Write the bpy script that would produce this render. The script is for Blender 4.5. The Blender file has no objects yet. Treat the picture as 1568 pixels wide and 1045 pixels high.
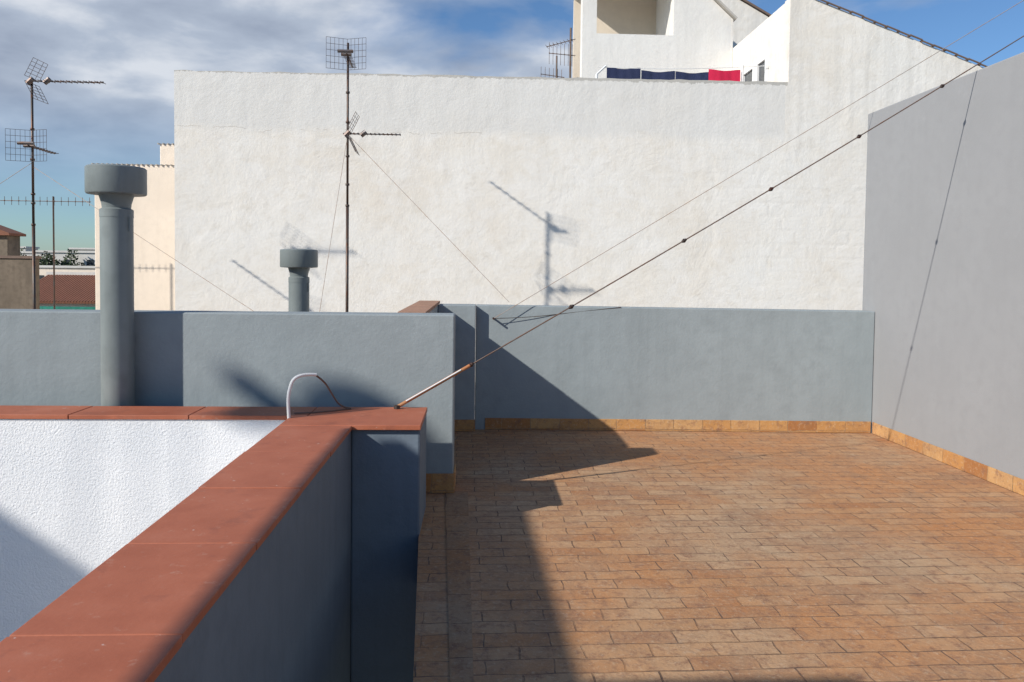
import bpy, bmesh, math, random
from mathutils import Vector, Matrix, Quaternion
random.seed(4)
D=bpy.data
sc=bpy.context.scene
COL=sc.collection
# ---------------------------------------------------------------- materials
def newmat(name):
    m=D.materials.new(name); m.use_nodes=True
    nt=m.node_tree
    b=nt.nodes['Principled BSDF']
    return m,nt,b
def noise(nt,vec,scale,detail=4,rough=.55,dist=0):
    n=nt.nodes.new('ShaderNodeTexNoise'); n.inputs['Scale'].default_value=scale
    n.inputs['Detail'].default_value=detail; n.inputs['Roughness'].default_value=rough
    n.inputs['Distortion'].default_value=dist
    nt.links.new(vec,n.inputs['Vector']); return n.outputs['Fac']
def ramp(nt,fac,stops):
    r=nt.nodes.new('ShaderNodeValToRGB'); e=r.color_ramp.elements
    while len(e)<len(stops): e.new(0.5)
    for i,(p,c) in enumerate(stops):
        e[i].position=p; e[i].color=c if len(c)==4 else (*c,1)
    nt.links.new(fac,r.inputs['Fac']); return r.outputs['Color']
def mix(nt,fac,a,b,blend='MIX'):
    m=nt.nodes.new('ShaderNodeMix'); m.data_type='RGBA'; m.blend_type=blend
    for s,v in ((m.inputs[0],fac),(m.inputs[6],a),(m.inputs[7],b)):
        if isinstance(v,(int,float)): s.default_value=v
        elif isinstance(v,tuple): s.default_value=v if len(v)==4 else (*v,1)
        else: nt.links.new(v,s)
    return m.outputs[2]
def mth(nt,op,a,b=None,c=None):
    m=nt.nodes.new('ShaderNodeMath'); m.operation=op
    for i,v in enumerate((a,b,c)):
        if v is None: continue
        if isinstance(v,(int,float)): m.inputs[i].default_value=v
        else: nt.links.new(v,m.inputs[i])
    return m.outputs[0]
def objco(nt,scale=(1,1,1),rot=(0,0,0),loc=(0,0,0)):
    t=nt.nodes.new('ShaderNodeTexCoord'); mp=nt.nodes.new('ShaderNodeMapping')
    mp.inputs['Scale'].default_value=scale; mp.inputs['Rotation'].default_value=rot; mp.inputs['Location'].default_value=loc
    nt.links.new(t.outputs['Object'],mp.inputs['Vector']); return mp.outputs['Vector']
def bump(nt,b,h,strength,dist=.01,prev=None):
    n=nt.nodes.new('ShaderNodeBump'); n.inputs['Strength'].default_value=strength; n.inputs['Distance'].default_value=dist
    nt.links.new(h,n.inputs['Height'])
    if prev is not None: nt.links.new(prev,n.inputs['Normal'])
    nt.links.new(n.outputs['Normal'],b.inputs['Normal']); return n.outputs['Normal']
def paint(name,col,var=.12,bs=60,bstr=.35,bd=.004,rough=.75,streak=.15,lump=.3):
    m,nt,b=newmat(name); v=objco(nt)
    n1=noise(nt,v,1.3,5); n2=noise(nt,v,9,4)
    dark=tuple(c*(1-var) for c in col); lite=tuple(min(1,c*(1+var)) for c in col)
    c=ramp(nt,n1,[(.3,dark),(.7,lite)])
    c=mix(nt,ramp(nt,n2,[(.45,(0,0,0)),(.75,(1,1,1))]),c,tuple(x*(1-var) for x in col))
    vs=objco(nt,(7,7,.35)); ns=noise(nt,vs,1.2,4)
    c=mix(nt,mth(nt,'MULTIPLY',ramp(nt,ns,[(.5,(0,0,0)),(.75,(1,1,1))]),streak),c,tuple(x*.62 for x in col))
    n4=noise(nt,v,5,8,.75)
    c=mix(nt,mth(nt,'MULTIPLY',ramp(nt,n4,[(.6,(0,0,0)),(.7,(1,1,1))]),.18),c,tuple(min(1,x*1.3) for x in col))
    nt.links.new(c,b.inputs['Base Color']); b.inputs['Roughness'].default_value=rough
    b.inputs['Specular IOR Level'].default_value=.25
    p=bump(nt,b,noise(nt,v,3.5,3),lump,.02)
    bump(nt,b,noise(nt,v,bs,4,.6),bstr,bd,p)
    return m
grey=paint('grey_wall_paint',(.285,.325,.34),.08,45,.5,.004,streak=.22)
greyS=paint('grey_wall_paint_shaded',(.16,.20,.245),.09,45,.5,.004,streak=.3)  # same grey wall paint, darkened so the shade sits in the colour
greyR=paint('grey_wall_paint_side',(.30,.305,.312),.04,70,.4,.003,streak=.06,lump=.15)
pipe_m=paint('grey_pipe_paint',(.21,.24,.24),.14,30,.2,.002,.45,.35)
cream=paint('cream_render',(.80,.69,.57),.05,30,.3,.005)
beige=paint('beige_render',(.66,.58,.48),.05,30,.3,.005)
brown=paint('brown_render',(.17,.135,.10),.25,10,.3,.01,streak=.5)
dwhite=paint('distant_white',(.6,.58,.54),.08,10,.2)
white_p=paint('white_plastic',(.75,.75,.74),.03,30,.05)
cloth_n=paint('navy_cloth',(.03,.04,.095),.2,20,.3)
cloth_r=paint('red_cloth',(.6,.02,.07),.15,20,.3)
green_m=paint('green_netting',(.03,.22,.17),.3,20,.3)
def facade():
    m,nt,b=newmat('white_facade_render'); v=objco(nt)
    n1=noise(nt,v,.55,6,.6,.5)
    c=ramp(nt,n1,[(.3,(.78,.715,.62)),(.5,(.81,.765,.69)),(.72,(.83,.805,.75))])
    n3=noise(nt,objco(nt,(1,1,1.6)),2.4,6,.65,.8)
    c=mix(nt,ramp(nt,n3,[(.42,(0,0,0)),(.62,(.5,.5,.5))]),c,(.85,.825,.78))
    n5=noise(nt,v,6,7,.7,.3)
    c=mix(nt,ramp(nt,n5,[(.50,(0,0,0)),(.72,(.5,.5,.5))]),c,(.67,.605,.51))
    ns=noise(nt,objco(nt,(5,5,.22)),1.2,5,.6)
    sep=nt.nodes.new('ShaderNodeSeparateXYZ'); nt.links.new(v,sep.inputs[0])
    topm=mth(nt,'MINIMUM',1.0,mth(nt,'MAXIMUM',mth(nt,'MULTIPLY_ADD',sep.outputs['Z'],.55,-1.35),0.12))
    c=mix(nt,mth(nt,'MULTIPLY',mth(nt,'MULTIPLY',ramp(nt,ns,[(.42,(0,0,0)),(.72,(1,1,1))]),topm),.42),c,(.48,.46,.42))
    zw=mth(nt,'ADD',sep.outputs['Z'],mth(nt,'MULTIPLY',noise(nt,objco(nt,(1,1,0)),1.2,6,.7),.25))
    upf=mth(nt,'MINIMUM',mth(nt,'MAXIMUM',mth(nt,'MULTIPLY_ADD',zw,8,-28.46),0),1)
    up=mth(nt,'MULTIPLY',upf,mth(nt,'LESS_THAN',sep.outputs['X'],4.4))
    c=mix(nt,mth(nt,'MULTIPLY',up,.6),c,(.68,.67,.64))
    cr=mth(nt,'LESS_THAN',mth(nt,'ABSOLUTE',mth(nt,'SUBTRACT',zw,3.62)),.005)
    cr=mth(nt,'MULTIPLY',cr,mth(nt,'LESS_THAN',sep.outputs['X'],.1))
    cr=mth(nt,'MULTIPLY',cr,mth(nt,'GREATER_THAN',noise(nt,v,4.1,3),.47))
    c=mix(nt,mth(nt,'MULTIPLY',cr,.42),c,(.36,.31,.25))
    gt=mth(nt,'MULTIPLY',mth(nt,'GREATER_THAN',mth(nt,'ADD',sep.outputs['Z'],mth(nt,'MULTIPLY',noise(nt,v,14,5,.7),.12)),4.325),mth(nt,'LESS_THAN',sep.outputs['Z'],4.33))
    gt=mth(nt,'MULTIPLY',gt,mth(nt,'LESS_THAN',sep.outputs['X'],4.43))
    c=mix(nt,mth(nt,'MULTIPLY',gt,.55),c,(.3,.28,.24))
    wv=nt.nodes.new('ShaderNodeTexBrick'); wv.inputs['Scale'].default_value=1; wv.inputs['Brick Width'].default_value=.4; wv.inputs['Row Height'].default_value=.2
    wv.inputs['Mortar Size'].default_value=.045; wv.inputs['Mortar Smooth'].default_value=1
    cx=nt.nodes.new('ShaderNodeCombineXYZ'); nt.links.new(sep.outputs['X'],cx.inputs[0]); nt.links.new(mth(nt,'ADD',sep.outputs['Z'],mth(nt,'MULTIPLY',noise(nt,v,3,3),.04)),cx.inputs[1])
    nt.links.new(cx.outputs[0],wv.inputs['Vector'])
    msk=mth(nt,'MULTIPLY',mth(nt,'MAXIMUM',mth(nt,'MINIMUM',mth(nt,'MULTIPLY_ADD',sep.outputs['X'],.35,-.6),1),0),mth(nt,'LESS_THAN',sep.outputs['Z'],3.5))
    patch=ramp(nt,noise(nt,v,1.3,4),[(.40,(.12,.12,.12)),(.66,(1,1,1))])
    h=mth(nt,'MULTIPLY',mth(nt,'MULTIPLY',wv.outputs['Fac'],patch),msk)
    c=mix(nt,mth(nt,'MULTIPLY',h,.08),c,(.62,.56,.47))
    nt.links.new(c,b.inputs['Base Color']); b.inputs['Roughness'].default_value=.85
    p=bump(nt,b,h,.2,-.008)
    p=bump(nt,b,noise(nt,v,1.6,5,.6,.4),.4,.045,p)
    bump(nt,b,noise(nt,v,25,5,.6),.45,.007,p)
    return m
facade_m=facade()
def rough_white():
    m,nt,b=newmat('rough_white_render'); v=objco(nt)
    n=noise(nt,v,3,4); c=ramp(nt,n,[(.3,(.75,.76,.775)),(.7,(.81,.81,.815))])
    nt.links.new(c,b.inputs['Base Color']); b.inputs['Roughness'].default_value=.9
    h=noise(nt,v,85,3,.6,.0)
    bump(nt,b,h,.7,.010); return m
rwhite=rough_white()
def terracotta():
    m,nt,b=newmat('terracotta_coping'); v=objco(nt)
    c=ramp(nt,noise(nt,v,3.2,6,.6),[(.3,(.35,.098,.046)),(.55,(.42,.128,.064)),(.75,(.46,.16,.09))])
    n=noise(nt,v,22,6,.7)
    c=mix(nt,ramp(nt,n,[(.60,(0,0,0)),(.74,(.55,.55,.55))]),c,(.52,.3,.22))
    c=mix(nt,ramp(nt,noise(nt,v,7,5,.7),[(.25,(.6,.6,.6)),(.45,(0,0,0))]),c,(.22,.07,.045))
    c=mix(nt,ramp(nt,noise(nt,v,30,2,.5),[(.74,(0,0,0)),(.78,(.6,.6,.6))]),c,(.75,.7,.65))
    nt.links.new(c,b.inputs['Base Color']); b.inputs['Roughness'].default_value=.6
    bump(nt,b,noise(nt,v,60,4),.25,.003); return m
terra=terracotta()
def bricks(name,rot,bw,rh,off=.5,orange=False,dk=1):
    m,nt,b=newmat(name); v=objco(nt,(1,1,1),rot)
    wob=nt.nodes.new('ShaderNodeTexNoise'); wob.inputs['Scale'].default_value=4.5; nt.links.new(v,wob.inputs['Vector'])
    vm=nt.nodes.new('ShaderNodeVectorMath'); vm.operation='MULTIPLY_ADD'
    nt.links.new(wob.outputs['Color'],vm.inputs[0]); vm.inputs[1].default_value=(.045,.034,.03); nt.links.new(v,vm.inputs[2])
    br=nt.nodes.new('ShaderNodeTexBrick'); nt.links.new(vm.outputs[0],br.inputs['Vector'])
    br.offset=off
    br.inputs['Scale'].default_value=1; br.inputs['Brick Width'].default_value=bw; br.inputs['Row Height'].default_value=rh
    br.inputs['Mortar Size'].default_value=.0040; br.inputs['Mortar Smooth'].default_value=.4; br.inputs['Bias'].default_value=0
    br.inputs['Color1'].default_value=(0,0,0,1); br.inputs['Color2'].default_value=(1,1,1,1); br.inputs['Mortar'].default_value=(.5,.5,.5,1)
    if orange: st=[(0,(.34,.14,.045)),(.3,(.46,.22,.07)),(.6,(.50,.26,.09)),(1,(.54,.32,.14))]
    else: st=[(0,(.37,.165,.068)),(.35,(.43,.208,.088)),(.65,(.46,.24,.108)),(1,(.50,.30,.16))]
    c=ramp(nt,br.outputs['Color'],st)
    if not orange:
        c=mix(nt,ramp(nt,noise(nt,v,.75,7,.68,.6),[(.40,(0,0,0)),(.62,(.75,.75,.75))]),c,(.45,.315,.195))
        c=mix(nt,ramp(nt,noise(nt,objco(nt,(1,1,1),(0,0,0),(3,1,0)),.6,6,.7,.3),[(.44,(0,0,0)),(.62,(.75,.75,.75))]),c,(.48,.205,.07))
        c=mix(nt,ramp(nt,noise(nt,v,1.7,9,.8,.6),[(.48,(0,0,0)),(.66,(.7,.7,.7))]),c,(.27,.16,.095))
        c=mix(nt,ramp(nt,noise(nt,v,6,8,.8,.4),[(.57,(0,0,0)),(.70,(.55,.55,.55))]),c,(.54,.41,.29))
    else:
        c=mix(nt,ramp(nt,noise(nt,v,3,7,.7),[(.5,(0,0,0)),(.7,(.6,.6,.6))]),c,(.32,.17,.08))
    c=mix(nt,ramp(nt,noise(nt,v,14,8,.8),[(.36,(.85,.85,.85)),(.5,(0,0,0))]),c,(.24,.12,.07))
    c=mix(nt,ramp(nt,noise(nt,v,40,6,.75),[(.54,(0,0,0)),(.70,(.6,.6,.6))]),c,(.58,.44,.30))
    mf=mth(nt,'MULTIPLY',br.outputs['Fac'],ramp(nt,noise(nt,v,3.2,6,.75),[(.40,(.05,.05,.05)),(.58,(1,1,1))]))
    c=mix(nt,mth(nt,'MULTIPLY',mf,.88),c,(.11,.07,.05) if not orange else (.3,.2,.12))
    if dk!=1: c=mix(nt,1.0,c,(dk,dk,dk),'MULTIPLY')
    nt.links.new(c,b.inputs['Base Color']); b.inputs['Roughness'].default_value=.85
    p=bump(nt,b,br.outputs['Fac'],.8,-.005)
    p=bump(nt,b,br.outputs['Color'],.5,.006,p)
    p=bump(nt,b,noise(nt,v,9,4,.6),.5,.012,p)
    bump(nt,b,noise(nt,v,40,5,.65),.7,.005,p)
    return m
floor_m=bricks('terrace_clay_tiles',(0,0,math.radians(-1.2)),.27,.112)
border_m=bricks('border_clay_tiles',(0,0,math.radians(88)),.3,.16,.0,dk=.8)
def skirt(name,rot):
    return bricks(name,rot,.28,.4,.0,True)
skx=skirt('skirting_tiles_a',(math.radians(90),0,0))
sky_=skirt('skirting_tiles_b',(0,0,math.radians(90)))
def metal(name,col,rough=.5,met=.6):
    m,nt,b=newmat(name); v=objco(nt)
    c=ramp(nt,noise(nt,v,14,5),[(.4,col),(.65,(col[0]*.9+.03,col[1]*.7,col[2]*.5))])
    nt.links.new(c,b.inputs['Base Color']); b.inputs['Roughness'].default_value=rough; b.inputs['Metallic'].default_value=met
    return m
mast_m=metal('weathered_mast_metal',(.10,.085,.075)); alu=metal('antenna_aluminium',(.16,.15,.15),.5,.5)
cable_m=metal('steel_cable',(.17,.13,.11),.6,.3); rope_m=metal('rusty_cable',(.42,.20,.09),.7,.1)
thin_m=metal('thin_wire',(.38,.33,.29),.6,.2); knot_m=metal('cable_clamp_metal',(.045,.035,.03),.6,.3)
def simple(name,col,rough=.6):
    m,nt,b=newmat(name); v=objco(nt)
    c=ramp(nt,noise(nt,v,6,4),[(.3,tuple(x*.8 for x in col)),(.7,col)]); nt.links.new(c,b.inputs['Base Color']); b.inputs['Roughness'].default_value=rough
    return m
glass=simple('window_glass',(.05,.06,.07),.12); mortar=simple('mortar',(.42,.33,.27),.9)
roof_t=simple('clay_roof_tiles',(.26,.11,.065),.9); ground_m=simple('town_ground',(.2,.17,.13),.95)
leaf=simple('foliage',(.06,.085,.035),.8); bark=simple('bark',(.12,.09,.06),.9); slab_m=simple('roof_gravel',(.3,.27,.24),.95)
tile_edge=simple('roof_edge_tiles',(.2,.14,.11),.9); step_m=simple('stair_concrete',(.2,.2,.2),.9)
capw=simple('weathered_wall_cap',(.5,.47,.42),.9); capt=simple('faded_coping_tile',(.40,.22,.14),.9)
# ---------------------------------------------------------------- geometry helpers
def empty(name):
    e=D.objects.new(name,None); COL.objects.link(e); return e
def mesh(name,bm,mat,parent=None,smooth=False,bev=0):
    me=D.meshes.new(name); bmesh.ops.recalc_face_normals(bm,faces=bm.faces[:]); bm.to_mesh(me); bm.free()
    me.materials.append(mat)
    if smooth:
        for p in me.polygons: p.use_smooth=True
    o=D.objects.new(name,me); COL.objects.link(o)
    if parent: o.parent=parent
    if bev:
        md=o.modifiers.new('bevel','BEVEL'); md.width=bev; md.segments=2; md.limit_method='ANGLE'
    return o
def addbox(bm,x0,x1,y0,y1,z0,z1):
    vs=[bm.verts.new(p) for p in ((x0,y0,z0),(x1,y0,z0),(x1,y1,z0),(x0,y1,z0),(x0,y0,z1),(x1,y0,z1),(x1,y1,z1),(x0,y1,z1))]
    for f in ((0,1,2,3),(4,5,6,7),(0,1,5,4),(1,2,6,5),(2,3,7,6),(3,0,4,7)): bm.faces.new([vs[i] for i in f])
def box(name,x0,x1,y0,y1,z0,z1,mat,parent=None,bev=0):
    bm=bmesh.new(); addbox(bm,x0,x1,y0,y1,z0,z1); return mesh(name,bm,mat,parent,bev=bev)
def prism_z(name,poly,z0,z1,mat,parent=None,bev=0):
    bm=bmesh.new(); n=len(poly); zt=z1 if isinstance(z1,(list,tuple)) else [z1]*n
    a=[bm.verts.new((x,y,z0)) for x,y in poly]; b=[bm.verts.new((x,y,zt[i])) for i,(x,y) in enumerate(poly)]
    bm.faces.new(a); bm.faces.new(b)
    for i in range(n): bm.faces.new((a[i],a[(i+1)%n],b[(i+1)%n],b[i]))
    return mesh(name,bm,mat,parent,bev=bev)
def prism_y(name,poly,y0,y1,mat,parent=None,bev=0):
    bm=bmesh.new(); n=len(poly)
    a=[bm.verts.new((x,y0,z)) for x,z in poly]; b=[bm.verts.new((x,y1,z)) for x,z in poly]
    bm.faces.new(a); bm.faces.new(b)
    for i in range(n): bm.faces.new((a[i],a[(i+1)%n],b[(i+1)%n],b[i]))
    return mesh(name,bm,mat,parent,bev=bev)
def addtube(bm,p0,p1,r,seg=8,r1=None):
    p0=Vector(p0);p1=Vector(p1); d=p1-p0; q=d.to_track_quat('Z','Y'); r1=r if r1 is None else r1
    A=[];B=[]
    for i in range(seg):
        a=2*math.pi*i/seg; o=Vector((math.cos(a),math.sin(a),0))
        A.append(bm.verts.new(p0+q@(o*r))); B.append(bm.verts.new(p1+q@(o*r1)))
    bm.faces.new(A); bm.faces.new(B)
    for i in range(seg): bm.faces.new((A[i],A[(i+1)%seg],B[(i+1)%seg],B[i]))
def polytube(name,pts,r,mat,parent=None,res=8):
    cu=D.curves.new(name,'CURVE'); cu.dimensions='3D'; cu.bevel_depth=r; cu.bevel_resolution=2; cu.resolution_u=res
    s=cu.splines.new('NURBS' if len(pts)>2 else 'POLY'); s.points.add(len(pts)-1)
    for i,p in enumerate(pts): s.points[i].co=(*p,1)
    if len(pts)>2: s.order_u=3; s.use_endpoint_u=True
    cu.materials.append(mat)
    o=D.objects.new(name,cu); COL.objects.link(o)
    if parent: o.parent=parent
    return o
def lathe(name,prof,cx,cy,mat,parent=None,seg=40):
    bm=bmesh.new(); rings=[]
    for r,z in prof:
        rings.append([bm.verts.new((cx+r*math.cos(2*math.pi*i/seg),cy+r*math.sin(2*math.pi*i/seg),z)) for i in range(seg)])
    for a,b in zip(rings,rings[1:]):
        for i in range(seg): bm.faces.new((a[i],a[(i+1)%seg],b[(i+1)%seg],b[i]))
    bm.faces.new(rings[0]); bm.faces.new(rings[-1])
    o=mesh(name,bm,mat,parent)
    for p in o.data.polygons: p.use_smooth=len(p.vertices)==4
    md=o.modifiers.new('es','EDGE_SPLIT'); md.split_angle=math.radians(35)
    return o
def coping(parent,x0,x1,y0,y1,z,t,axis,n,name='coping_tile',mat=None):
    g=.003; mat=mat or terra
    for i in range(n):
        if axis=='y':
            a=y0+(y1-y0)*i/n; b=y0+(y1-y0)*(i+1)/n; box(f'{name}_{i+1}',x0+random.uniform(-.002,.002),x1+random.uniform(-.002,.002),a+g,b-g,z-t,z+random.uniform(-.0015,.0015),mat,parent,.003)
        else:
            a=x0+(x1-x0)*i/n; b=x0+(x1-x0)*(i+1)/n; box(f'{name}_{i+1}',a+g,b-g,y0,y1,z-t,z+random.uniform(-.0015,.0015),mat,parent,.003)
# ---------------------------------------------------------------- ground / floors
box('town_ground',-900,900,-300,1500,-9.5,-9,ground_m)
fl=empty('terrace_floor')
prism_z('tile_field',[(-.04,-3.5),(3.95,-3.5),(3.95,7.6),(-.40,7.6),(-.40,5.05),(-.325,5.04),(-.325,4.44),(-.225,2.85)],-.3,0,floor_m,fl)
prism_z('border_tiles',[(-.045,2.0),(.02,2.0),(-.05,5.33),(-.21,5.33)],.0005,.004,border_m,fl)
box('rear_landing',-8,-.405,5.06,7.6,-.3,-.001,floor_m,fl)
# ---------------------------------------------------------------- walls of the terrace
bw=empty('back_parapet_wall')
prism_z('wall',[(-.01,7.48),(3.887,7.352),(3.887,7.56),(-.01,7.68)],-.2,[1.215,1.197,1.197,1.215],grey,bw,.008)
prism_z('skirting',[(.09,7.466),(3.872,7.34),(3.872,7.351),(.09,7.476)],.003,.115,skx,bw,.003)
prism_z('pilaster',[(-.372,7.385),(-.012,7.385),(-.012,7.66),(-.372,7.66)],-.2,1.218,grey,bw,.008)
box('pilaster_skirting',-.30,-.008,7.372,7.384,.003,.115,skx,bw,.003)
rw=empty('side_boundary_wall')
box('wall',3.89,4.14,-3.5,7.62,-.2,3.165,greyR,rw,.012)
box('skirting',3.877,3.889,-3.4,7.325,.003,.115,sky_,rw,.003)
lw=empty('rear_divider_wall')
box('cross_wall',-9,-.154,5.32,5.56,-.2,1.242,grey,lw,.01)
box('end_skirting',-.40,-.146,5.306,5.317,.005,.14,skx,lw,.003)
box('end_skirting_side',-.153,-.142,5.32,5.57,.005,.14,sky_,lw,.003)
box('return_wall',-.56,-.374,5.56,7.60,-.2,1.222,grey,lw,.01)
coping(lw,-.57,-.366,5.57,7.68,1.247,.026,'y',4,mat=capt)
# stair / light well walls
sw=empty('stair_parapet_wall')
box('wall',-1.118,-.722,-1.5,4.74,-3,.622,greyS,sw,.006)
box('well_face',-1.124,-1.1185,-1.5,4.735,-3,.621,rwhite,sw)
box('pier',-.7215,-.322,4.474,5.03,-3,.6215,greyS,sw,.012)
box('rear_wall',-4.6,-.723,4.765,5.035,-3,.6218,grey,sw,.006)
box('rear_well_face',-4.6,-1.1255,4.745,4.7645,-3,.6212,rwhite,sw)
coping(sw,-1.13,-.712,-.66,4.44,.65,.027,'y',8)
coping(sw,-1.13,-.315,4.443,4.73,.65,.027,'x',1,'corner_tile_front')
coping(sw,-4.6,-.315,4.734,5.045,.65,.027,'x',6,'rear_coping_tile')
box('mortar_bed',-1.12,-.73,-1.5,5.03,.6225,.642,mortar,sw)
box('mortar_bed_rear',-4.6,-.33,4.76,5.03,.6228,.6425,mortar,sw)
lww=empty('light_well_wall')
box('wall',-4.9,-4.6,-1.5,5.1,-3,.62,rwhite,lww,.01)
box('coping',-4.91,-4.59,-1.5,5.11,.621,.648,terra,lww,.004)
box('light_well_floor',-4.6,-1.12,-1.5,4.74,-3.1,-2.99,step_m)
st=empty('stair_flight')
for i in range(9):
    box(f'step_{i+1}',-.72,-.33,4.46-.3*(i+1),4.46-.3*i,-3,-2.6+.17*i,step_m,st)
# ---------------------------------------------------------------- vent pipes
def vent(x,y,zb,zt,r,rc):
    e=empty('vent_pipe')
    lathe('pipe',[(r,zb),(r,zt-.33),(r*1.02,zt-.33),(r*1.02,zt-.28),(r*.86,zt-.27),(r*.9,zt-.24),(r*1.05,zt-.19),(r*1.08,zt-.15)],x,y,pipe_m,e)
    lathe('rain_cap',[(r*1.1,zt-.185),(rc*.97,zt-.18),(rc,zt-.172),(rc,zt-.012),(rc*.96,zt-.004),(rc*.5,zt+.004),(.01,zt+.006)],x,y,pipe_m,e)
    bm=bmesh.new(); addtube(bm,(x+r*1.0,y-r*.4,zt-.42),(x+r*1.0,y-r*.4,zt-.33),.004); mesh('seam_clip',bm,pipe_m,e)
    return e
vent(-2.37,5.19,0,2.2,.1,.183)
vent(-1.77,7.75,0,1.74,.1,.183)
# ---------------------------------------------------------------- antennas
def grid_panel(bm,c,w,h,nx,nz,r=.0035,bend=.0):
    cx,cy,cz=c
    for i in range(nx):
        x=cx-w/2+w*i/(nx-1)
        addtube(bm,(x,cy-abs(x-cx)*bend,cz-h/2),(x,cy-abs(x-cx)*bend,cz+h/2),r,4)
    for k in range(nz):
        z=cz-h/2+h*k/(nz-1)
        addtube(bm,(cx-w/2,cy-w/2*bend,z),(cx,cy,z),r,4); addtube(bm,(cx,cy,z),(cx+w/2,cy-w/2*bend,z),r,4)
def yagi(bm,p,d,L,n,el=.07,vert=False,r=.008):
    p=Vector(p); d=Vector(d).normalized(); addtube(bm,p,p+d*L,r,6)
    side=Vector((0,0,1)) if vert else d.cross(Vector((0,0,1))).normalized()
    for i in range(n):
        q=p+d*(L*(.12+.87*i/(n-1))); addtube(bm,q-side*el,q+side*el,.0045,4)
        addtube(bm,q-d*.006+Vector((0,0,.002)),q+d*.006+Vector((0,0,.002)),.013,6)
def corner_reflector(bm,p,d,size,up=.22):
    p=Vector(p); d=Vector(d).normalized(); s=d.cross(Vector((0,0,1))).normalized()
    for sg in (1,-1):
        for i in range(6):
            t=i/5; q=p+d*(.02+.1*t)+Vector((0,0,sg*(.03+up*t)))
            addtube(bm,q-s*size,q+s*size,.003,4)
        for k in (-1,-.4,.4,1):
            addtube(bm,p+d*.02+s*size*k+Vector((0,0,sg*.03)),p+d*.12+s*size*k+Vector((0,0,sg*(.03+up))),.003,4)
def antenna(x,y,zt,kind):
    e=empty('tv_antenna')
    bm=bmesh.new(); addtube(bm,(x,y,0),(x,y,zt*.55),.018,10); addtube(bm,(x,y,zt*.55),(x,y,zt+.03),.014,10)
    for z in (zt*.55,zt*.55+.25,zt-.55,zt-.9,zt-1.3): addtube(bm,(x,y,z-.012),(x,y,z+.012),.024,8)
    mesh('mast',bm,mast_m,e,True)
    bm=bmesh.new()
    def gridant(z):
        grid_panel(bm,(x,y-.05,z),.46,.36,11,6,r=.0023,bend=.35); yagi(bm,(x,y-.09,z),(-.05,1,.0),.62,9,.05); addtube(bm,(x-.07,y-.05,z),(x+.05,y-.05,z),.02,8)
        addtube(bm,(x-.1,y-.12,z+.02),(x+.08,y-.12,z+.02),.02,6)
    def yag(z):
        yagi(bm,(x-.05,y-.03,z),(1,.0,.0),.68 if kind else .88,13,.07)
        corner_reflector(bm,(x+.0,y-.03,z),(1,0,0),.15,.2)
        addtube(bm,(x+.16,y-.03,z-.02),(x+.22,y-.03,z+.03),.03,8); addtube(bm,(x-.03,y-.03,z-.03),(x+.03,y-.03,z+.03),.03,8)
    if kind: gridant(zt-.12); yag(zt-.12-.92)
    else: yag(zt); gridant(zt-.75)
    mesh('antenna_heads',bm,alu,e)
    return e
antenna(-1.555,9.3,4.19,1)
antenna(-5.19,9.28,3.68,0)
e=empty('tv_antenna'); bm=bmesh.new(); addtube(bm,(-6.95,13,-2),(-6.95,13,2.68),.014,8); mesh('mast',bm,mast_m,e)
bm=bmesh.new(); yagi(bm,(-8.3,13,2.6),(1,0,0),1.95,16,.07,True,.007); mesh('antenna_head',bm,alu,e)
e=empty('tv_antenna'); bm=bmesh.new(); addtube(bm,(1.66,14.2,3),(1.66,14.2,6.0),.018,8); addtube(bm,(1.45,14.6,3),(1.45,14.6,5.6),.016,8); mesh('mast',bm,mast_m,e)
bm=bmesh.new(); yagi(bm,(1.75,14.2,5.8),(-.6,.2,-.12),.55,8,.12,False); yagi(bm,(1.75,14.2,5.5),(-.6,.2,.1),.5,7,.2,True); yagi(bm,(1.6,14.6,5.2),(-1,.1,.15),.45,6,.14,True); yagi(bm,(1.6,14.2,4.95),(-1,.2,-.1),.5,6,.1); mesh('antenna_head',bm,alu,e)
# ---------------------------------------------------------------- neighbouring building
nb=empty('white_apartment_building')
top=[]; n=60
for i in range(n+1):
    t=i/n; top.append((4.44-(4.44+4.23)*t, 4.314-.037*t+random.uniform(-.008,.008)))
poly=[(-4.23,-9),(13,-9),(13,2.55),(7.16,4.64),(4.62,5.56),(4.44,5.52)]+top
prism_y('front_wall',poly,11,11.2,facade_m,nb)
box('roof_terrace_block',-4.228,4.438,11.2,20,-9,3.4,facade_m,nb)
box('side_parapet',-4.228,-4.05,11.2,20,3.4,4.25,facade_m,nb)
prism_y('gable_block',[(4.442,-9),(12.9,-9),(12.9,2.5),(7.16,4.6),(4.64,5.52),(4.442,5.5)],11.2,13.5,facade_m,nb)
bm=bmesh.new()
for i in range(48):
    x=4.63+i/48*8.4; z=5.575-(x-4.62)*.362+random.uniform(-.006,.01)
    addtube(bm,(x,10.97,z),(x+.17,10.97,z-.062),.012,6)
    addtube(bm,(x,10.97,z),(x,13.5,z),.017,6)
mesh('gable_roof_tiles',bm,tile_edge,nb)
xs0,xs1,zo0,zo1=2.03,3.38,5.7,6.42
arch=[]
for i in range(13):
    a=math.pi*i/12; arch.append(((xs0+xs1)/2+math.cos(a)*(xs1-xs0)/2, zo1+math.sin(a)*.16))
box('penthouse_low',1.78,4.438,13.5,13.75,3.4,zo0,facade_m,nb)
box('penthouse_jamb',1.78,xs0,13.5,13.75,zo0,6.9,facade_m,nb)
prism_y('penthouse_right',[(xs1,zo0),(4.438,zo0),(4.438,6.0),(3.75,6.62),(xs1,6.8)],13.5,13.75,facade_m,nb)
prism_y('penthouse_arch',[(xs0,6.9)]+[(x,z) for x,z in reversed(arch)]+[(xs1,6.9)],13.5,13.75,facade_m,nb)
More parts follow.
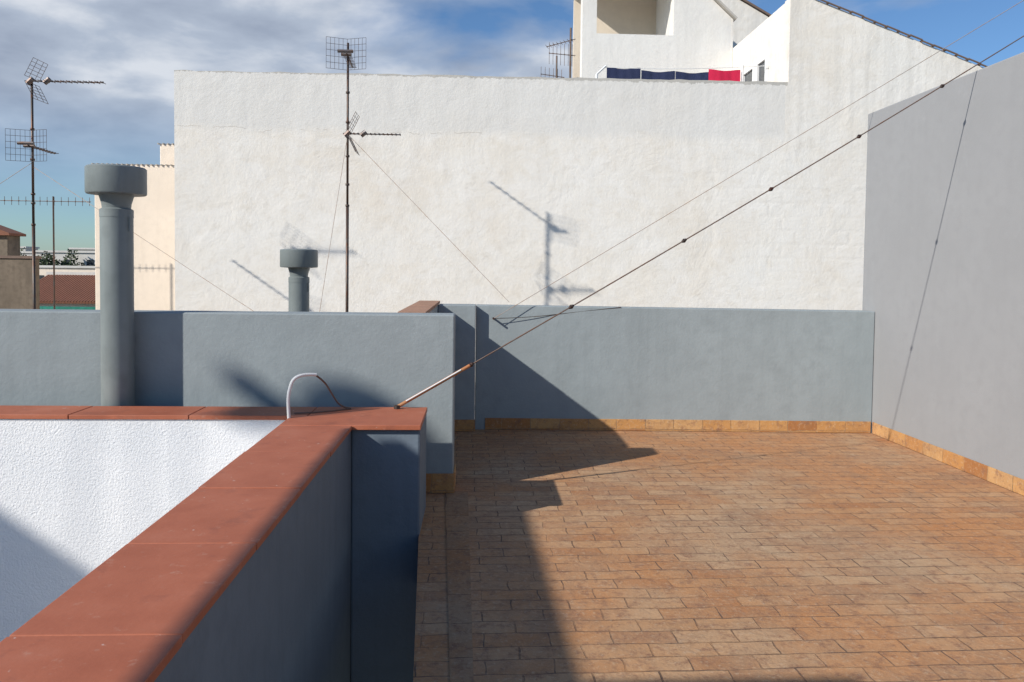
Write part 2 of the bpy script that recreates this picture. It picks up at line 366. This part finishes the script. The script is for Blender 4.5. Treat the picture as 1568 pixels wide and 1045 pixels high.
box('balcony_back',1.8,xs1+.2,14.9,15.0,3.4,6.9,beige,nb)
box('balcony_side',xs1+.01,xs1+.2,13.75,14.9,3.4,6.78,facade_m,nb)
box('balcony_roof',1.6,xs1+.25,13.42,15.0,6.9,7.05,facade_m,nb)
prism_y('penthouse_roof_edge',[(3.72,6.66),(4.47,5.985),(4.49,6.01),(3.72,6.71)],13.42,14.6,capw,nb)
prism_y('rear_block',[(3.6,3),(5.64,3),(5.64,6.58),(4.9,6.98),(3.6,7.7)],15.05,18,facade_m,nb)
prism_y('rear_roof_tiles',[(3.6,7.71),(4.9,6.99),(5.7,6.56),(5.7,6.60),(4.9,7.03),(3.6,7.76)],15.0,18,tile_edge,nb)
for k,(ya,yb) in enumerate(((11.78,12.2),(12.32,12.85))):
    for nm,a in (('top',(4.395,4.44,ya,yb,4.86,4.92)),('jamb_a',(4.395,4.44,ya,ya+.05,3.6,4.86)),('jamb_b',(4.395,4.44,yb-.05,yb,3.6,4.86))):
        box(f'window_{k+1}_{nm}',*a,white_p,nb)
    box(f'window_{k+1}_glass',4.425,4.436,ya+.05,yb-.05,3.6,4.86,glass,nb)
# laundry
ld=empty('hanging_laundry')
def cloth(name,x0,x1,y,zt,zb,mat):
    bm=bmesh.new(); nx=24; rows=[]; ph=random.uniform(0,6); fr=random.uniform(.2,.35)
    for k in range(5):
        rows.append([bm.verts.new((x0+(x1-x0)*i/nx,y+.008*math.sin(i*fr+k*.3+ph)*(k*.5+.3)+.0018*math.sin(i*1.1+ph),zt+(zb-zt)*k/4-.022*math.sin(math.pi*i/nx)**2)) for i in range(nx+1)])
    for a,b in zip(rows,rows[1:]):
        for i in range(nx): bm.faces.new((a[i],a[i+1],b[i+1],b[i]))
    mesh(name,bm,mat,ld,True)
cloth('trousers',1.93,2.45,11.75,4.66,3.9,cloth_n); cloth('shirt',2.46,2.98,11.75,4.625,3.95,cloth_n); cloth('trousers_b',2.985,3.5,11.75,4.62,3.9,cloth_n)
cloth('red_towel',3.49,3.98,11.72,4.66,3.9,cloth_r)
polytube('line',[(1.8,11.75,4.66),(2.9,11.75,4.62),(4.43,11.75,4.74)],.005,white_p,ld)
bm=bmesh.new(); addtube(bm,(1.78,11.75,3.4),(1.78,11.75,4.55),.02); addtube(bm,(1.78,11.75,4.55),(1.92,11.75,4.68),.015); addtube(bm,(4.02,11.75,3.4),(4.02,11.75,4.74),.02); mesh('post',bm,white_p,ld)
box('neighbour_roof_terrace',-14,14,7.7,10.99,-.4,-.05,slab_m)
cb=empty('cream_house')
box('block',-6.78,-4.3,14,22,-9,3.34,cream,cb,.02)
box('upper_block',-5.76,-4.3,14.3,22,3.34,3.76,cream,cb,.02)
bm=bmesh.new()
for i in range(30): addtube(bm,(-6.8+i*.085,13.97,3.35),(-6.8+i*.085,14.25,3.36),.014,6)
for i in range(18): addtube(bm,(-5.78+i*.085,14.27,3.77),(-5.78+i*.085,14.5,3.78),.014,6)
mesh('coping_tiles',bm,capw,cb)
# distant houses
h=empty('stone_house')
box('walls',-15.5,-11.95,20.2,20.75,-9,2.3,brown,h)
prism_y('roof',[(-15.7,2.3),(-11.85,2.3),(-11.85,2.36),(-13.5,2.95)],20.1,20.85,roof_t,h)
h=empty('brown_garden_wall'); box('wall',-13.5,-10.05,18,18.2,-9,1.70,brown,h,.02); box('cap',-13.5,-10.02,17.97,18.23,1.70,1.76,tile_edge,h)
h=empty('tile_roofed_house')
box('walls',-17.6,-13.2,30.3,34,-9,.2,dwhite,h)
bm=bmesh.new()
for i in range(42):
    x=-17.8+i*.11; addtube(bm,(x,30,.15),(x,33,1.15),.06,6)
mesh('tiled_roof',bm,roof_t,h); box('ridge',-17.9,-13.0,32.9,33.2,1.1,1.28,dwhite,h)
box('chimney',-15.3,-14.9,32,32.4,.8,1.9,dwhite,h)
box('green_shade_net',-13.9,-11.6,24,24.1,-2,.30,green_m)
for (x0,x1,y,zt,m) in ((-40,-36.2,66,2.55,dwhite),(-32.4,-27.5,58,2.5,dwhite),(-36,-33.4,70,3.0,beige),(-45,-41,72,3.1,dwhite),(-29.5,-24,52,1.4,cream),(-31.5,-28.5,49,.7,beige),(-26,-20,60,1.9,dwhite)):
    h=empty('distant_house'); box('walls',x0,x1,y,y+2,-9,zt,m,h); box('parapet',x0-.1,x1+.1,y-.1,y+2.1,zt,zt+.15,dwhite,h)
    for k in range(3):
        xx=x0+(x1-x0)*(k+.3)/3; box(f'window_{k}',xx,xx+.5,y-.03,y-.005,zt-1.3,zt-.5,glass,h)
bm=bmesh.new(); tr=bmesh.new()
for (cx,cy,cz,R) in ((-31.5,54,1.3,1.3),(-30,55,1.4,1.2),(-32.8,56,1.7,1.2),(-28.6,54,1.0,.9),(-27.3,56,.9,.8),(-34.3,54,1.6,1.3),(-29.2,57,1.4,1.0),(-35,58,1.6,1.2)):
    addtube(tr,(cx,cy,-9),(cx+.2,cy,cz-.4),.25,8,.1)
    for j in range(6):
        a=j*1.05; addtube(tr,(cx+.1,cy,cz-1.2),(cx+math.cos(a)*R*.7,cy+math.sin(a)*R*.7,cz+.2*math.sin(j*2)),.07,5,.02)
    cl=[(Vector((random.gauss(0,.5),random.gauss(0,.5),random.gauss(0,.32)))*R,random.uniform(.25,.5)*R) for _ in range(12)]
    for i in range(900):
        c,r=random.choice(cl); p=Vector((cx,cy,cz))+c+Vector([random.gauss(0,1) for _ in range(3)]).normalized()*r*random.uniform(.6,1.05)
        s=random.uniform(.05,.1); q=Quaternion(Vector([random.gauss(0,1) for _ in range(3)]).normalized(),random.uniform(0,6))
        bm.faces.new([bm.verts.new(p+q@Vector(v)*s) for v in ((-1,-.6,0),(1,-.6,0),(1,.6,0),(-1,.6,0))])
dt=empty('distant_trees'); mesh('crowns',bm,leaf,dt); mesh('trunks',tr,bark,dt)
# tall house out on the left that shades the light well
th=empty('tall_house')
box('walls',-16,-9.9,-8,3.6,-9,5,cream,th,.02)
box('roof_edge',-16,-9.85,-8.1,3.65,5.0,5.08,tile_edge,th)
for k in range(4):
    box(f'window_{k+1}',-9.9,-9.88,-6+k*2.2,-5+k*2.2,1.5,3,glass,th)
sd=empty('unseen_shadow_dish')  # unseen disc, added to cast the soft blob on the divider wall
bm=bmesh.new(); cen=Vector((-9.66,-.65,6.80)); q=Vector((1.73,1.15,-1.0)).to_track_quat('Z','Y')
rings=[]
for k in range(6):
    r=.31*k/5+.001; rings.append([bm.verts.new(cen+q@Vector((r*math.cos(a*math.pi/14),r*math.sin(a*math.pi/14),r*r*.5))) for a in range(28)])
for a,b in zip(rings,rings[1:]):
    for i in range(28): bm.faces.new((a[i],a[(i+1)%28],b[(i+1)%28],b[i]))
mesh('shadow_disc',bm,white_p,sd,True); bm=bmesh.new(); addtube(bm,(-9.95,-.7,5),(-9.95,-.7,6.65),.008); addtube(bm,(-9.95,-.7,6.65),cen,.008); mesh('mast',bm,mast_m,sd)
wt=empty('unseen_shadow_caster')  # invented cylinder out of view, throws the slanted soft band on the divider
bm=bmesh.new(); addtube(bm,(-10.66,-.66,7.27),(-10.66,-1.02,7.27),.08,20); mesh('shadow_cylinder',bm,white_p,wt,True)
bm=bmesh.new(); addtube(bm,(-10.8,-.8,5),(-10.66,-.8,7.2),.006); addtube(bm,(-10.6,-.98,5),(-10.66,-.98,7.2),.006); mesh('stand',bm,mast_m,wt)
# cantilevered rail added out of view to widen the floor's shadow edge
pg=empty('unseen_shadow_rail')
prism_z('shadow_rail',[(-3.462,2.55),(-3.34,2.55),(-3.20,-.95),(-3.462,-.95)],2.6,2.64,mast_m,pg)
bm=bmesh.new(); addtube(bm,(-3.34,-.9,-3),(-3.34,-.9,2.6),.025); mesh('post',bm,mast_m,pg)
# made-up awning out of view, added to darken the nearest floor strip
aw=empty('unseen_shadow_awning')
bm=bmesh.new(); nx=12
rows=[]
for k in range(3):
    rows.append([bm.verts.new((-3.12+1.12*i/nx,.10+.22*k,2.5+.03*math.sin(i)*(k==1))) for i in range(nx+1)])
for a,b in zip(rows,rows[1:]):
    for i in range(nx): bm.faces.new((a[i],a[i+1],b[i+1],b[i]))
mesh('shadow_canvas',bm,cloth_n,aw,True)
bm=bmesh.new(); addtube(bm,(-2.02,.32,-3),(-2.02,.32,2.5),.02); addtube(bm,(-2.0,.32,2.49),(-3.12,.32,2.49),.015); mesh('pole',bm,mast_m,aw)
# ---------------------------------------------------------------- cables
A=Vector((-.51,4.98,.66)); B=Vector((4.31,6.0,3.46))
P=lambda t:A.lerp(B,t)+Vector((0,0,-.05*4*t*(1-t)*.5))
ce=empty('anchor_cable')
polytube('cable',[P(t/12*1.35) for t in range(13)],.0046,cable_m,ce)
polytube('sleeved_end',[P(0)+Vector((0,0,.002)),P(.05),P(.098)],.0115,rope_m,ce)
polytube('white_tie',[P(.012)+Vector((0,-.012,.008)),P(.05)+Vector((0,-.014,.006)),P(.085)+Vector((0,-.012,.006))],.005,white_p,ce)
bm=bmesh.new()
for t in (.0985,.239,.408,.547,.696,.845):
    d=(B-A).normalized(); addtube(bm,P(t)-d*.02,P(t),.007,8,.016); addtube(bm,P(t),P(t)+d*.02,.016,8,.007)
mesh('cable_clamps',bm,knot_m,ce,True)
bm=bmesh.new(); addtube(bm,(-.51,4.98,.64),(-.51,4.98,.675),.02); mesh('anchor_ring',bm,knot_m,ce)
w=empty('guy_wire')
polytube('wire',[(.16,7.4,1.09),(2.7,7.4,2.64),(5.3,7.4,4.25)],.003,thin_m,w)
polytube('tail',[(.16,7.42,1.09),(.5,7.44,1.10),(.9,7.46,1.15),(1.4,7.43,1.21)],.003,mast_m,w)
bm=bmesh.new(); addtube(bm,(.16,7.50,1.09),(.16,7.38,1.09),.010); mesh('hook',bm,knot_m,w)
w=empty('guy_wire'); polytube('wire',[(-1.555,9.3,3.15),(.36,8.6,1.2)],.003,thin_m,w); polytube('wire_b',[(-1.555,9.3,3.15),(-1.75,8.6,1.0)],.003,thin_m,w)
w=empty('guy_wire'); polytube('wire',[(-5.19,9.28,2.7),(-2.2,8.2,1.0)],.003,thin_m,w); polytube('wire_b',[(-5.19,9.28,2.75),(-7.6,9.28,1.1)],.003,thin_m,w)
c=empty('conduit_loop')
polytube('conduit',[(-1.12,4.66,.60),(-1.125,4.66,.68),(-1.13,4.66,.80),(-1.09,4.68,.92),(-.98,4.75,.90)],.0105,white_p,c)
polytube('cable',[(-.99,4.745,.903),(-.94,4.79,.86),(-.90,4.85,.76),(-.86,4.92,.67),(-.80,4.95,.657)],.006,cable_m,c)
polytube('wire_on_coping',[(-.80,4.95,.657),(-.95,4.80,.657),(-1.12,4.78,.657)],.004,cable_m,c)
# ---------------------------------------------------------------- light
sd_=Vector((1.73,1.15,-1.242)).normalized()
L=D.lights.new('sun','SUN'); L.energy=5; L.angle=math.radians(.7); L.color=(1,.945,.86)
lo=D.objects.new('sun',L); COL.objects.link(lo); lo.rotation_euler=sd_.to_track_quat('-Z','Y').to_euler(); lo.location=(-20,-15,20)
W=D.worlds.new('World'); sc.world=W; W.use_nodes=True; nt=W.node_tree; nt.nodes.clear()
out=nt.nodes.new('ShaderNodeOutputWorld'); sk=nt.nodes.new('ShaderNodeTexSky'); sk.sky_type='NISHITA'; sk.sun_disc=False
sk.sun_elevation=math.radians(30.9); sk.sun_rotation=math.atan2(-1.73,-1.15)%(2*math.pi); sk.air_density=1.0; sk.dust_density=.4; sk.ozone_density=1.2
bg=nt.nodes.new('ShaderNodeBackground'); bg.inputs['Strength'].default_value=.098
tint=mix(nt,1.0,sk.outputs[0],(.68,.93,1.2),'MULTIPLY')
nt.links.new(tint,bg.inputs['Color'])
tc=nt.nodes.new('ShaderNodeTexCoord'); sp=nt.nodes.new('ShaderNodeSeparateXYZ'); nt.links.new(tc.outputs['Generated'],sp.inputs[0])
mp=nt.nodes.new('ShaderNodeMapping'); mp.inputs['Scale'].default_value=(1.7,1.7,4.6); mp.inputs['Rotation'].default_value=(0,math.radians(8),0); mp.inputs['Location'].default_value=(.35,.2,.1)
nt.links.new(tc.outputs['Generated'],mp.inputs['Vector'])
n1=noise(nt,mp.outputs[0],1.9,7,.5,.25)
n2=noise(nt,mp.outputs[0],3.6,7,.52,.15)
bias=mth(nt,'MULTIPLY_ADD',sp.outputs['X'],-.28,.15)
lowfade=mth(nt,'MINIMUM',mth(nt,'MAXIMUM',mth(nt,'MULTIPLY_ADD',sp.outputs['Z'],7,-.35),0),1)
frontfade=mth(nt,'MINIMUM',mth(nt,'MAXIMUM',mth(nt,'MULTIPLY_ADD',sp.outputs['Y'],3,-.9),0),1)
hifade=mth(nt,'MINIMUM',mth(nt,'MAXIMUM',mth(nt,'MULTIPLY_ADD',sp.outputs['Z'],-4,2.4),0),1)
f=ramp(nt,mth(nt,'ADD',n1,bias),[(.46,(0,0,0)),(.64,(1,1,1))])
f=mth(nt,'MULTIPLY',mth(nt,'MULTIPLY',f,lowfade),mth(nt,'MULTIPLY',frontfade,hifade))
ccol=ramp(nt,n2,[(.34,(.35,.40,.50)),(.52,(.50,.56,.66)),(.66,(.79,.82,.87))])
bg2=nt.nodes.new('ShaderNodeBackground'); nt.links.new(ccol,bg2.inputs['Color']); bg2.inputs['Strength'].default_value=.97
ms=nt.nodes.new('ShaderNodeMixShader'); nt.links.new(mth(nt,'MULTIPLY',f,.88),ms.inputs[0]); nt.links.new(bg.outputs[0],ms.inputs[1]); nt.links.new(bg2.outputs[0],ms.inputs[2]); nt.links.new(ms.outputs[0],out.inputs['Surface'])
# ---------------------------------------------------------------- camera
cam=D.cameras.new('camera'); cam.sensor_width=36; cam.lens=27.09; cam.shift_y=-.0395; cam.clip_end=4000; cam.clip_start=.02
co=D.objects.new('camera',cam); COL.objects.link(co); co.location=(0,0,1.55)
R=Matrix.Rotation(math.radians(-2.6),3,'Z')@Matrix.Rotation(math.radians(87.8),3,'X')@Matrix.Rotation(.012,3,'Z')
co.rotation_euler=R.to_euler(); sc.camera=co
sc.view_settings.view_transform='Standard'; sc.view_settings.look='None'; sc.view_settings.exposure=0
